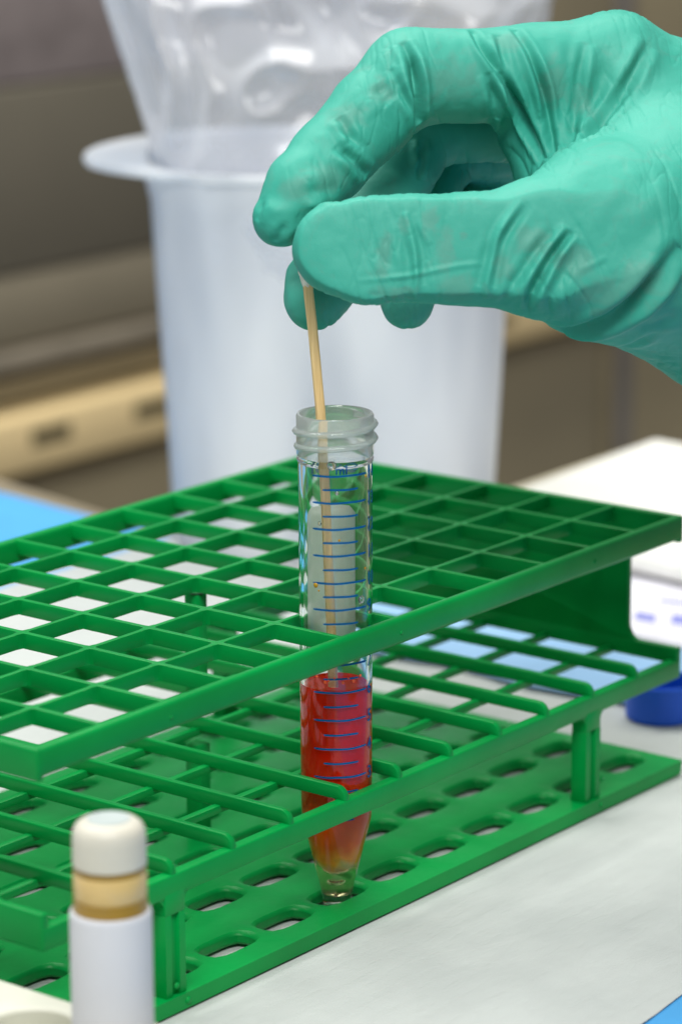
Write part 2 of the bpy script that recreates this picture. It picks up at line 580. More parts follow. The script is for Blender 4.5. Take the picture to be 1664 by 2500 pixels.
# base plate: a slot under every cell
def base_plate():
    b = bmesh.new()
    zt, zl = -68.5, -72.2
    xs = [-1.2] + [i * PU for i in range(1, 12)] + [XE + 1.2]
    ys = [YF - .9] + [j * PV for j in range(0, 5)] + [YR + .9]
    slot = []
    for k in range(24):                   # long slot, flat sides, softly pointed ends
        a = 2 * math.pi * (k + .5) / 24
        c_, s_ = math.cos(a), math.sin(a)
        e_ = (abs(c_ / 8.0) ** 4 + abs(s_ / 3.9) ** 4) ** (-1 / 4)
        slot.append((e_ * c_, e_ * s_))
    for z, flip in ((zt, False), (zl, True)):
        for i in range(12):
            for j in range(6):
                cx_, cy_ = (i + .5) * PU, (j - .5) * PV
                x0, x1, y0, y1 = xs[i], xs[i + 1], ys[j], ys[j + 1]
                out_ = []
                for (sx, sy) in slot:
                    t = min(((x1 - cx_) if sx > 0 else (cx_ - x0)) / abs(sx), ((y1 - cy_) if sy > 0 else (cy_ - y0)) / abs(sy))
                    out_.append([cx_ + sx * t, cy_ + sy * t])
                # exact corners
                for (X, Y) in ((x0, y0), (x1, y0), (x1, y1), (x0, y1)):
                    k = min(range(24), key=lambda q: (out_[q][0] - X) ** 2 + (out_[q][1] - Y) ** 2)
                    out_[k] = [X, Y]
                dip = -.35 if z == zt else 0
                ov = [b.verts.new(W((p_[0], p_[1], z))) for p_ in out_]
                iv = [b.verts.new(W((cx_ + s0, cy_ + s1, z + dip))) for s0, s1 in slot]
                for k in range(24):
                    l = (k + 1) % 24
                    f = (ov[k], ov[l], iv[l], iv[k])
                    b.faces.new(f if not flip else f[::-1])
    bmesh.ops.remove_doubles(b, verts=b.verts, dist=2e-6)
    # walls of the slots and the rim: bridge open boundaries
    for i in range(12):
        for j in range(6):
            cx_, cy_ = (i + .5) * PU, (j - .5) * PV
            for k in range(24):
                p0, p1 = slot[k], slot[(k + 1) % 24]
                q = [b.verts.new(W((cx_ + p_[0], cy_ + p_[1], z))) for p_, z in ((p0, zt - .35), (p1, zt - .35), (p1, zl), (p0, zl))]
                b.faces.new(q[::-1])
    X0_, X1_, Y0_, Y1_ = xs[0], xs[-1], ys[0], ys[-1]
    rim = [(X0_, Y0_), (X1_, Y0_), (X1_, Y1_), (X0_, Y1_)]
    for k in range(4):
        p0, p1 = rim[k], rim[(k + 1) % 4]
        q = [b.verts.new(W((p_[0], p_[1], z))) for p_, z in ((p0, zt), (p0, zl), (p1, zl), (p1, zt))]
        b.faces.new(q)
    bmesh.ops.remove_doubles(b, verts=b.verts, dist=2e-6)
    bmesh.ops.recalc_face_normals(b, faces=b.faces)
    return b
bb = base_plate()
o = bm_obj('base_plate', bb, G, rack, 30)
md = o.modifiers.new('bevel', 'BEVEL')
md.width, md.segments, md.limit_method, md.angle_limit = .0009, 2, 'ANGLE', R(60)
# rim bead along the base edge
# moulding marks
def nub(p, r=.55, axis='y'):
    b = bmesh.new()
    bmesh.ops.create_uvsphere(b, u_segments=14, v_segments=8, radius=r * .001)
    for v in b.verts:
        v.co.y *= .5
        v.co += W(p)
    return bm_obj('moulding_mark', b, G, rack, 180)
for x_, z_ in ((41.5, -3.6), (125, -3.6), (208, -3.6)):
    nub((x_, YF - .02, z_))
nub((2 * PU + 3, YF - .95, -70.4), .9)
nub((10 * PU + 3, YF - .95, -70.4), .8)
nub((2 * PU, YF - .2, -66.2), .8)

# ------------------------------------------------------------------ the tube
TX, TY = 5.5 * PU, -10.3
TC = (TX, TY)
ZT, ZL = 50.2, -71.3                      # mouth and tip
tube = empty('conical_tube', W((TX, TY, ZL)))
tag(tube, 'clear graduated conical tube of red liquid, standing in the green rack', 'test tube')
outer = [(3.0, ZL), (3.3, ZL + .1), (4.1, -66.5), (5.6, -60.4), (7.1, -54.2), (8.15, -50.2), (8.45, -48.6), (8.55, -40), (8.65, 0), (8.7, 38.6)]
inner = [(7.75, 38.6), (7.7, 0), (7.6, -40), (7.5, -48.4), (7.2, -50.2), (6.2, -54.2), (4.7, -60.2), (3.2, -66.0), (2.3, -68.6), (0.001, -69.4)]
lathe('tube_wall', [(.001, ZL)] + outer + [(9.0, 39.0), (9.05, 39.6), (8.85, 40.2)] + [(7.8, 40.2)] + inner, TC, M_clear, tube, 128, 35, closed=False)
# frosted neck with its rim
lathe('neck', [(8.85, 40.2), (9.1, 40.7), (9.1, ZT - .5), (8.8, ZT), (8.3, ZT), (7.95, ZT - .5), (7.85, 40.2)], TC, M_frost, tube, 128, 40)
# screw thread: a ridge that winds round the neck
RH = np.array([RT[0], RT[1], 0]); RH /= np.linalg.norm(RH)
WH = np.array([FW[0], FW[1], 0]); WH /= np.linalg.norm(WH)
def on_tube(theta, r_, z):
    s, c = math.sin(theta), math.cos(theta)
    q = np.array([TX, TY, 0.]) + r_ * (s * RH - c * WH)
    return np.array([q[0], q[1], z])
def thread(start, turns, z_start, pitch):
    vs, fs = [], []
    n, m = int(90 * turns), 8
    for i in range(n + 1):
        t = i / n
        th = start + t * turns * 2 * math.pi
        z = z_start + t * turns * pitch
        fade = min(1, t * 12, (1 - t) * 12)
        for k in range(m):
            a = 2 * math.pi * k / m
            vs.append(W(on_tube(th, 8.95 + 1.15 * fade * max(math.cos(a), -.3), z + .78 * math.sin(a))))
    for i in range(n):
        for k in range(m):
            l = (k + 1) % m
            fs.append((i * m + k, (i + 1) * m + k, (i + 1) * m + l, i * m + l))
    fs.append(tuple(range(m)))
    fs.append(tuple(n * m + k for k in range(m))[::-1])
    return mesh_obj('screw_thread', vs, fs, M_frost, tube, 180)
thread(R(-120), 1.75, 42.3, 3.4)

# the liquid, dipping a little in the middle (meniscus)
LS = -16.0
liq = [(.001, -69.3), (2.34, -68.6), (3.26, -66.0), (4.76, -60.2), (6.26, -54.2), (7.26, -50.2), (7.56, -48.4), (7.66, -40), (7.72, LS + .7), (7.3, LS + .15), (6, LS - .15), (.001, LS - .2)]
lathe('red_liquid', liq, TC, M_liq, tube, 96, 35, closed=False)
bz = [(-65.2, 2.2, .9), (-62.0, 3.0, 1.0), (-58.7, 3.8, 1.0)]
for (z, rr, h) in bz:                     # trapped bubbles in the tip
    b = bmesh.new()
    bmesh.ops.create_uvsphere(b, u_segments=28, v_segments=16, radius=1)
    for v in b.verts:
        v.co = W((TX - .3 + v.co.x * rr * .78, TY + v.co.y * rr * .78, z + v.co.z * h))
    bm_obj('bubble', b, M_water, tube, 180)

# print on the tube
def strip(name, t0, t1, z, w, mat=M_ink, r_=8.72, tilt=0, z_fn=None):
    vs, fs = [], []
    n = 18
    for i in range(n + 1):
        th = t0 + (t1 - t0) * i / n
        ww = w * (1 if 0 < i < n else .55)
        rr = r_ if z > -40 else r_ - .12
        zz = z + tilt * (th - t0) + .04 * math.sin(th * 7 + z)
        for q in (rr, rr + .05):
            vs.append(W(on_tube(th, q, zz - ww)))
            vs.append(W(on_tube(th, q, zz + ww)))
    for i in range(n):
        a = i * 4
        fs += [(a + 2, a + 6, a + 7, a + 3), (a, a + 1, a + 5, a + 4), (a + 1, a + 3, a + 7, a + 5), (a, a + 4, a + 6, a + 2)]
    return mesh_obj(name, vs, fs, mat, tube, 60)

def z_at_y(py):                            # height on the tube's near side seen at row py
    lo_, hi_ = ZL, ZT
    for _ in range(40):
        mid_ = (lo_ + hi_) / 2
        if px_of(on_tube(0, 8.7, mid_))[1] > py:
            lo_ = mid_
        else:
            hi_ = mid_
    return (lo_ + hi_) / 2

def text_on_tube(txt, theta0, z, size, mat=M_ink, name='numeral', back=False, r_=8.74, bold=.0):
    cu = bpy.data.curves.new(name, 'FONT')
    cu.body = txt
    cu.size = size
    cu.resolution_u = 3
    cu.offset = bold
    to = bpy.data.objects.new('tmp', cu)
    me = bpy.data.meshes.new_from_object(to)
    bpy.data.objects.remove(to)
    bpy.data.curves.remove(cu)
    b = bmesh.new()
    b.from_mesh(me)
    bmesh.ops.triangulate(b, faces=b.faces)
    for _ in range(1):
        bmesh.ops.subdivide_edges(b, edges=[e_ for e_ in b.edges if e_.calc_length() > size * .25], cuts=1)
    ext = bmesh.ops.extrude_face_region(b, geom=list(b.faces))
    top = [g_ for g_ in ext['geom'] if isinstance(g_, bmesh.types.BMVert)]
    for v in top:
        v.co.z += .05
    for v in b.verts:
        x, y, h = v.co
        th = theta0 + x / r_
        v.co = W(on_tube(th, r_ + h, z + y))
    bmesh.ops.recalc_face_normals(b, faces=b.faces)
    bpy.data.meshes.remove(me)
    return bm_obj(name, b, mat, tube)

y_major = {14: 1165, 13: 1230.5, 12: 1295, 11: 1360, 10: 1427, 9: 1492, 8: 1559, 7: 1626, 6: 1694, 5: 1762, 4: 1832, 3: 1901, 2: 1972}
for n_, yy in y_major.items():
    z = z_at_y(yy)
    if n_ > 2:
        strip('tick_mark', R(-37), R(54), z, .25, tilt=.12)
        text_on_tube(str(n_), R(57), z - 1.3, 4.3, bold=.07)
    if n_ < 14:
        y2 = (yy + y_major[n_ + 1]) / 2
        strip('tick_mark', R(-20), R(37), z_at_y(y2), .24, tilt=.1)
strip('tick_mark', R(-19), R(30), z_at_y(2006), .19, r_=8.7, tilt=.1)
text_on_tube('ml', R(0), z_at_y(1160) + .1, 3.0, bold=.04, name='unit_mark')
# white writing patch on the far side and the pale print above it, seen through the tube
vs, fs = [], []
zt_, zl_ = z_at_y(1276), z_at_y(1660)
n, m = 24, 14
for i in range(n + 1):
    th = R(180 - 36) + (R(180 + 60) - R(180 - 36)) * i / n
    for j in range(m + 1):
        e0 = min(i, n - i) / n * 1.6 * 8
        corner = max(0, 1.5 - e0)
        zc = zl_ + (zt_ - corner - zl_) * j / m
        vs.append(W(on_tube(th, 8.70, zc)))
for i in range(n):
    for j in range(m):
        k = i * (m + 1) + j
        fs.append((k, k + 1, k + m + 2, k + m + 1))
o = mesh_obj('writing_patch', vs, fs, M_patch, tube, 60)
sd = o.modifiers.new('s', 'SOLIDIFY')
sd.thickness = .00004
def mirrored(txt, px_, size):
    # the print is read from the far side, so from here it shows reversed
    th = R(180) - math.asin(max(-.95, min(.95, (px_ - 819) / 88.0)))
    return text_on_tube(txt, th, z_at_y(1235) + 4.2, size, M_ink_back, 'back_print', bold=.14)
mirrored('S', 790, 6)
mirrored('C', 826, 6)
mirrored('OA', 880, 6)
mirrored('I', 765, 6)
# splashes on the wall
def drop(px_, py_, r_, mat, name='droplet', sq=.5):
    th = math.asin(max(-.99, min(.99, (px_ - 819) / 88.0)))
    z = z_at_y(py_)
    b = bmesh.new()
    bmesh.ops.create_uvsphere(b, u_segments=16, v_segments=10, radius=1)
    n_ = on_tube(th, 1, 0) - on_tube(th, 0, 0)
    c_ = on_tube(th, 8.7, z)
    for v in b.verts:
        q = np.array(v.co) * r_
        q = q - n_ * (q @ n_) * (1 - sq)
        q[2] *= 1.15 - .3 * (q[2] > 0)
        v.co = W(c_ + q)
    return bm_obj(name, b, mat, tube, 180)
drop(772, 1432, .62, M_amber)
drop(891, 1171, .36, M_amber)
drop(889, 1397, .38, M_amber)
drop(828, 1320, .32, M_amber)
drop(779, 1445, .25, M_amber)
drop(811, 1136, 1.15, M_water, sq=.35)
drop(782, 1280, .5, M_water)
drop(880, 1470, 1.0, M_water, sq=.3)
drop(873, 1580, .8, M_water, sq=.3)
drop(823, 1204, .5, M_water)
M_foam_r = plain('orange_splash', (.95, .10, .02), .2, .4, .2, 500)
for k in range(9):
    drop(762 + k * 14 + random.uniform(-4, 4), 1662 + random.uniform(-7, 8), random.uniform(.2, .42), M_foam_r, sq=.5)

# ------------------------------------------------------------------ the swab
def axis_depth(py):
    return px_of((TX, TY, z_at_y(py)))[2] if py > 1010 else px_of((TX, TY, ZT))[2] - (1010 - py) / 10.25 * .242
swab = empty('wooden_swab', W(at(781, 1010, axis_depth(1010))))
tag(swab, 'thin pale wooden swab stick held upright with its end in the red liquid', 'swab stick')
pts = []
for px_, py_ in ((737, 545), (752, 712), (762, 800), (781, 1000), (793, 1200), (806, 1500), (812, 1660), (820, 1880)):
    pts.append(at(px_, py_, axis_depth(py_) - .3))
def sweep(name, pts, prof, mat, parent, bev=0, smooth=40):
    vs, fs = [], []
    m = len(prof)
    for i, p_ in enumerate(pts):
        for (a, c_) in prof:
            vs.append(W(p_ + RH * a + WH * c_))
    for i in range(len(pts) - 1):
        for k in range(m):
            l = (k + 1) % m
            fs.append((i * m + k, i * m + l, (i + 1) * m + l, (i + 1) * m + k))
    fs.append(tuple(range(m)))
    fs.append(tuple((len(pts) - 1) * m + k for k in range(m))[::-1])
    return mesh_obj(name, vs, fs, mat, parent, smooth)
sq_ = [(-1.15, -.25), (-.75, -.95), (.85, -1.0), (1.15, -.7), (1.15, .7), (.85, 1.0), (-.75, 1.0), (-1.15, .7)]
sweep('stick', pts, sq_, M_wood, swab, smooth=20)
# cotton wound round the held end
cp = []
for k in range(15):
    t = k / 14
    cp.append((at(727 + 23 * t, 515 + 192 * t, axis_depth(515 + 192 * t) - .3), 1.9 * math.sin(math.pi * min(1, .12 + t * .86)) ** .35))
vs, fs = [], []
for i, (p_, rr) in enumerate(cp):
    for k in range(20):
        a = 2 * math.pi * k / 20
        r2 = rr * (1 + .22 * noise.noise(Vector((i * .7, math.cos(a) * 2, math.sin(a) * 2))))
        vs.append(W(p_ + RH * r2 * math.cos(a) + WH * r2 * math.sin(a)))
for i in range(14):
    for k in range(20):
        l = (k + 1) % 20
        fs.append((i * 20 + k, i * 20 + l, (i + 1) * 20 + l, (i + 1) * 20 + k))
fs.append(tuple(range(20)))
fs.append(tuple(280 + k for k in range(20))[::-1])
mesh_obj('cotton_tip', vs, fs, M_cotton, swab, 180)
# ------------------------------------------------------------------ the gloved hand
# One skin, grown round the bones of the hand as a distance field, then pleated and creased.
DD, RS = -21.0, .975                       # the hand is lifted, so nearer than the tube's foot
def bone(*js):
    return [((px_ - 832) * (d + DD) / FPX, -(py_ - 1250) * (d + DD) / FPX, d + DD, r_ * RS) for px_, py_, d, r_ in js]
INDEX = bone((1490, 162, 800, 11.9), (1250, 186, 794, 11.7), (1000, 186, 786, 11.4), (905, 282, 783, 10.4), (800, 395, 778, 9.5), (738, 462, 773, 8.8), (686, 532, 771, 6.9))
MIDDLE = bone((1510, 190, 822, 11.5), (1240, 285, 818, 11.0), (1035, 298, 812, 10.8), (968, 400, 810, 10.3), (914, 495, 805, 9.8), (845, 610, 796, 8.9), (785, 690, 788, 8.4), (768, 730, 786, 7.6))
RING = bone((1530, 250, 842, 11.5), (1280, 330, 838, 10.6), (1085, 352, 832, 10), (1014, 490, 825, 8.8), (1005, 640, 812, 7.9), (992, 738, 801, 6.7))
PINKY = bone((1550, 320, 858, 10.5), (1330, 400, 855, 9.5), (1180, 420, 850, 8.8), (1120, 540, 840, 8), (1080, 640, 825, 7))
THUMB = bone((826, 606, 762, 10.9), (900, 612, 762, 12.2), (1010, 606, 763, 12.1), (1110, 607, 764, 12.6), (1200, 608, 765, 13), (1330, 605, 768, 16.6), (1480, 590, 778, 24), (1640, 580, 792, 30))
WEB = bone((1316, 190, 797, 12.3), (1340, 300, 799, 12.5), (1400, 420, 797, 14), (1450, 520, 792, 20))
WEB2 = bone((1500, 170, 803, 13), (1500, 300, 805, 17), (1540, 480, 800, 24))
BACK = bone((1490, 165, 804, 12), (1640, 300, 812, 20), (1820, 560, 820, 34))
BACK2 = bone((1530, 240, 842, 12), (1660, 360, 842, 20), (1850, 600, 835, 34))
WRIST = bone((1640, 552, 800, 32), (1860, 650, 812, 34), (2080, 790, 825, 34))
H = .7
lo = np.array([-22.5, 20., 735.]); hi = np.array([118., 122., 872.])
gx = [np.arange(lo[k], hi[k], H, dtype=np.float32) for k in range(3)]
SH = tuple(len(g_) for g_ in gx)
BIG = np.float32(30)

TIPS = None
def chain(js, k, pad=9):
    """smooth union of sphere-swept cones, evaluated only near them"""
    f = np.full(SH, BIG, np.float32)
    for (a, b_) in zip(js[:-1], js[1:]):
        a, b_ = np.array(a), np.array(b_)
        m = max(a[3], b_[3]) + pad
        s0 = [max(0, int((min(a[q], b_[q]) - m - lo[q]) / H)) for q in range(3)]
        s1 = [min(SH[q], int((max(a[q], b_[q]) + m - lo[q]) / H) + 1) for q in range(3)]
        if any(s1[q] <= s0[q] for q in range(3)):
            continue
        X = gx[0][s0[0]:s1[0], None, None]; Y = gx[1][None, s0[1]:s1[1], None]; Z = gx[2][None, None, s0[2]:s1[2]]
        d = b_[:3] - a[:3]
        L = float(d @ d)
        px_, py_, pz_ = X - np.float32(a[0]), Y - np.float32(a[1]), Z - np.float32(a[2])
        t = np.clip((px_ * np.float32(d[0]) + py_ * np.float32(d[1]) + pz_ * np.float32(d[2])) / np.float32(L), 0, 1)
        dist = np.sqrt((px_ - t * np.float32(d[0])) ** 2 + (py_ - t * np.float32(d[1])) ** 2 + (pz_ - t * np.float32(d[2])) ** 2) - (np.float32(a[3]) + t * np.float32(b_[3] - a[3]))
        sl = tuple(slice(s0[q], s1[q]) for q in range(3))
        f[sl] = smin(f[sl], dist, k)
    return f

def smin(a, b_, k):
    h = np.clip(.5 + .5 * (b_ - a) / k, 0, 1)
    return (b_ + (a - b_) * h - k * h * (1 - h)).astype(np.float32)

body = chain(THUMB, 3)
palm = chain(WRIST, 6)
for js, k in ((BACK, 6), (BACK2, 8), (WEB2, 6)):
    palm = smin(palm, chain(js, k), 7)
palm = smin(palm, chain(WEB, 3), 4.5)
body = smin(body, palm, 4.0)
xk = gx[0][:, None, None]
kk = np.clip((xk - 30) / 14, 0, 1) * 3.6 + .55      # fingers melt into the hand only near the knuckles
for js in (PINKY, RING, MIDDLE, INDEX):
    body = smin(body, chain(js, 2.2, 7), kk)
field = body
del body, palm

def surface_nets(V):
    S = V < 0
    c = np.zeros(tuple(n - 1 for n in V.shape), np.uint8)
    for i in (0, 1):
        for j in (0, 1):
            for k in (0, 1):
                c += S[i:i + c.shape[0], j:j + c.shape[1], k:k + c.shape[2]]
    act = np.argwhere((c > 0) & (c < 8))
    ids = np.full(c.shape, -1, np.int32)
    ids[tuple(act.T)] = np.arange(len(act))
    acc = np.zeros((len(act), 3)); cnt = np.zeros(len(act))
    cs = [(i, j, k) for i in (0, 1) for j in (0, 1) for k in (0, 1)]
    for a in cs:
        for ax in range(3):
            if a[ax]:
                continue
            b_ = list(a); b_[ax] = 1
            va = V[act[:, 0] + a[0], act[:, 1] + a[1], act[:, 2] + a[2]]
            vb = V[act[:, 0] + b_[0], act[:, 1] + b_[1], act[:, 2] + b_[2]]
            m = (va < 0) != (vb < 0)
            t = va[m] / (va[m] - vb[m])
            p_ = np.tile(np.array(a, float), (m.sum(), 1)); p_[:, ax] += t
            acc[m] += p_; cnt[m] += 1
    verts = act + acc / cnt[:, None]
    quads = []
    for ax in range(3):
        o1, o2 = [q for q in range(3) if q != ax]
        a_ = [slice(None)] * 3; b_ = [slice(None)] * 3
        a_[ax] = slice(0, -1); b_[ax] = slice(1, None)
        d = S[tuple(a_)] != S[tuple(b_)]
        e_ = np.argwhere(d)
        e_ = e_[(e_[:, o1] > 0) & (e_[:, o2] > 0) & (e_[:, o1] < V.shape[o1] - 1) & (e_[:, o2] < V.shape[o2] - 1)]
        first = S[e_[:, 0], e_[:, 1], e_[:, 2]]
        def idx(da, db):
            q = e_.copy(); q[:, o1] += da; q[:, o2] += db
            return ids[q[:, 0], q[:, 1], q[:, 2]]
        q = np.stack([idx(-1, -1), idx(0, -1), idx(0, 0), idx(-1, 0)], 1)
        fl = first ^ (ax == 1)
        q[~fl] = q[~fl][:, ::-1]
        quads.append(q)
    q = np.concatenate(quads)
    return verts, q[(q >= 0).all(1)]

for ax in range(3):                        # close the skin where it leaves the grid
    sl = [slice(None)] * 3
    for e_ in (0, -1):
        sl[ax] = e_
        field[tuple(sl)] = 1
V_, Q_ = surface_nets(field)
del field
V_ = V_ * H + lo
me = bpy.data.meshes.new('gloved_hand')
BAS = np.stack([RT, UP, FW])
def to_world(v):                            # hand frame -> metres
    q = CAM + v @ BAS
    q = q * .001
    q[:, 2] -= ZB * .001
    return q
me.vertices.add(len(V_)); me.vertices.foreach_set('co', to_world(V_).ravel())
me.loops.add(Q_.size); me.loops.foreach_set('vertex_index', Q_.ravel())
me.polygons.add(len(Q_)); me.polygons.foreach_set('loop_start', np.arange(0, Q_.size, 4)); me.polygons.foreach_set('loop_total', np.full(len(Q_), 4))
me.update(calc_edges=True); me.validate()
tmp = bpy.data.objects.new('tmp', me); COL.objects.link(tmp)
s_ = tmp.modifiers.new('s', 'SMOOTH'); s_.iterations, s_.factor = 3, .5
s_ = tmp.modifiers.new('u', 'SUBSURF'); s_.levels = 1
dg = bpy.context.evaluated_depsgraph_get()
me2 = bpy.data.meshes.new_from_object(tmp.evaluated_get(dg))
bpy.data.objects.remove(tmp)
n = len(me2.vertices)
co = np.empty(n * 3); me2.vertices.foreach_get('co', co); co = co.reshape(-1, 3)
nrm = np.empty(n * 3); me2.vertices.foreach_get('normal', nrm); nrm = nrm.reshape(-1, 3)
if (nrm * (co - co.mean(0))).sum() < 0:
    me2.flip_normals(); nrm = -nrm
mm = co * 1000; mm[:, 2] += ZB             # design millimetres
bvh = BVHTree.FromPolygons([tuple(v) for v in to_world(V_)], [tuple(int(i) for i in q) for q in Q_])
cw_ = W(CAM)

# creases: (pixels along it, half width mm, depth mm, kind); 'g' groove, 'r' ridge, 'f' one-sided fold
CREASES = [
 ([(979, 100), (1006, 150), (1020, 229), (1022, 304)], 1.0, 3.2, 'g'),
 ([(936, 128), (970, 195), (1000, 260), (1010, 330)], 1.3, .8, 'r'),
 ([(955, 165), (978, 222), (1006, 275), (1012, 318)], .75, 1.1, 'g'),
 ([(1002, 115), (1034, 190), (1044, 300)], 1.3, .45, 'r'),
 ([(915, 205), (935, 225), (955, 250)], 2.2, .7, 'g'),
 ([(900, 230), (940, 262), (975, 262)], 1.5, .35, 'r'),
 ([(823, 286), (842, 311), (860, 340), (880, 370)], 1.1, 1.1, 'g'),
 ([(812, 290), (826, 325), (845, 350)], 1.1, .6, 'r'),
 ([(818, 354), (840, 372), (868, 392), (895, 432)], 1.2, 1.4, 'g'),
 ([(815, 372), (845, 392), (872, 420), (880, 445)], 1.1, .6, 'r'),
 ([(730, 462), (780, 470), (830, 452)], 1.6, .6, 'g'),
 ([(735, 500), (790, 495), (812, 500)], 1.3, .6, 'r'),
 ([(700, 425), (745, 405), (790, 408)], 1.8, .35, 'g'),
 ([(640, 530), (660, 510), (700, 505), (730, 520)], 1.5, .5, 'r'),
 ([(640, 480), (630, 515), (625, 540)], 1.1, .5, 'g'),
 ([(700, 540), (690, 570), (672, 590)], 1.0, .5, 'g'),
 ([(760, 350), (790, 330), (815, 320)], 1.5, .3, 'r'),
 ([(1148, 66), (1173, 116), (1212, 167), (1244, 221), (1272, 282), (1302, 340), (1347, 430)], .9, 2.0, 'g'),
 ([(1135, 72), (1160, 122), (1198, 172), (1228, 225), (1256, 286), (1280, 340), (1310, 400)], 1.1, .7, 'r'),
 ([(1213, 80), (1225, 135), (1238, 189), (1262, 250), (1300, 330)], .9, 1.0, 'g'),
 ([(1198, 84), (1211, 140), (1222, 180)], 1.0, .6, 'r'),
 ([(1250, 66), (1286, 112), (1308, 165), (1327, 221), (1339, 290), (1346, 365), (1349, 425)], .9, 2.2, 'g'),
 ([(1236, 72), (1270, 120), (1292, 170), (1310, 225), (1322, 290)], 1.2, .6, 'r'),
 ([(1262, 70), (1300, 120), (1325, 170), (1345, 240), (1356, 320)], 1.6, .45, 'r'),
 ([(1190, 175), (1208, 228), (1213, 288)], 1.0, 1.2, 'g'),
 ([(1222, 200), (1223, 253), (1218, 300), (1196, 345)], 1.2, 1.0, 'r'),
 ([(1175, 310), (1205, 300), (1216, 286)], 1.0, 1.2, 'g'),
 ([(1330, 90), (1352, 160), (1368, 250), (1366, 360)], 1.6, .4, 'g'),
 ([(1428, 100), (1414, 180), (1400, 300), (1386, 395)], 1.0, .9, 'g'),
 ([(1442, 110), (1430, 190), (1416, 290)], 1.4, .5, 'r'),
 ([(1480, 110), (1470, 190), (1440, 280)], 1.4, .5, 'g'),
 ([(1588, 100), (1520, 225), (1450, 315), (1405, 372), (1372, 425)], 1.3, 1.8, 'g'),
 ([(1570, 90), (1508, 205), (1440, 290)], 1.5, .5, 'r'),
 ([(1395, 62), (1390, 130), (1392, 220), (1384, 330)], 1.6, .35, 'g'),
 ([(984, 515), (1006, 566), (1015, 649), (1017, 712), (1000, 742)], .8, 1.1, 'r'),
 ([(998, 520), (1020, 566), (1030, 640), (1032, 700)], 1.1, .5, 'g'),
 ([(970, 560), (998, 620), (1002, 700)], 1.1, .45, 'g'),
 ([(1010, 520), (1028, 570), (1048, 598)], .8, .45, 'r'),
 ([(866, 687), (932, 680), (994, 674), (1039, 665), (1097, 652), (1139, 645), (1180, 643)], .5, .42, 'r'),
 ([(1276, 488), (1240, 536), (1210, 578), (1198, 650), (1182, 699), (1190, 732)], .9, 1.4, 'r'),
 ([(1290, 490), (1252, 545), (1224, 590), (1212, 660), (1204, 705)], .9, .7, 'g'),
 ([(1222, 560), (1194, 600), (1182, 660), (1168, 700)], 1.1, .45, 'g'),
 ([(1200, 738), (1222, 715), (1250, 690)], .9, .5, 'r'),
 ([(1382, 548), (1330, 614), (1298, 662), (1266, 706), (1236, 752)], 1.0, 1.1, 'r'),
 ([(1395, 562), (1350, 616), (1317, 675), (1296, 717), (1282, 762)], .8, 1.7, 'g'),
 ([(1409, 573), (1360, 632), (1336, 690), (1312, 752)], 1.0, .9, 'r'),
 ([(1430, 600), (1385, 650), (1350, 710), (1330, 770)], 1.1, .5, 'g'),
 ([(1350, 560), (1300, 620), (1262, 680), (1225, 728)], 1.0, .7, 'g'),
 ([(1664, 595), (1604, 681), (1550, 742), (1496, 779), (1442, 801), (1395, 812), (1355, 800)], 1.9, 3.2, 'g'),
 ([(1664, 640), (1600, 722), (1545, 780), (1480, 812), (1420, 822)], 2.2, .6, 'r'),
 ([(1600, 810), (1550, 842), (1500, 852), (1450, 850)], 1.3, .7, 'g'),
 ([(1664, 760), (1610, 790), (1560, 800)], 1.8, .5, 'g'),
 ([(1480, 625), (1440, 650), (1412, 660)], .6, .25, 'r'),
 ([(1664, 480), (1590, 560), (1520, 640)], 2.5, .4, 'g'),
 ([(1560, 400), (1480, 500), (1420, 590)], 2.5, .3, 'r'),
 ([(1620, 900), (1560, 880), (1500, 878)], 1.1, .5, 'g'),
 # inside the curl of the fingers
 ([(1010, 480), (985, 440), (960, 405)], .9, .9, 'g'),
 ([(1013, 410), (1020, 370), (1014, 340)], .9, .8, 'r'),
 ([(1022, 440), (1028, 390), (1024, 340)], .9, .8, 'g'),
 ([(1085, 470), (1088, 440), (1075, 418)], 1.0, .9, 'g'),
 ([(1165, 470), (1175, 430), (1178, 395)], 1.0, .6, 'r'),
 ([(1230, 460), (1215, 400), (1206, 350)], 1.5, .5, 'g'),
 ([(700, 640), (706, 700), (712, 760)], 1.3, .4, 'r'),
 ([(960, 770), (980, 760), (1000, 775)], 1.2, .4, 'g'),
]
def hits(pts):
    pts = np.array(pts, float)
    seg = np.linalg.norm(np.diff(pts, axis=0), axis=1); s = np.concatenate([[0], np.cumsum(seg)])
    m = max(4, int(s[-1] / 14))
    u = np.linspace(0, s[-1], m)
    # smooth the polyline
    P_ = np.stack([np.interp(u, s, pts[:, 0]), np.interp(u, s, pts[:, 1])], 1)
    for _ in range(3):
        P_[1:-1] = .5 * P_[1:-1] + .25 * (P_[:-2] + P_[2:])
    out_, prev = [], None
    for k, (a, b_) in enumerate(P_):
        w_ = W(at(a, b_, 760)) - cw_
        h_, nn, ii, dd = bvh.ray_cast(cw_, w_.normalized())
        if h_ is None:
            continue
        q = np.array(h_) * 1000; q[2] += ZB
        if prev is not None and np.linalg.norm(q - prev) > 7:
            continue
        out_.append((k / (m - 1), q)); prev = q
    return out_
disp = np.zeros(n)
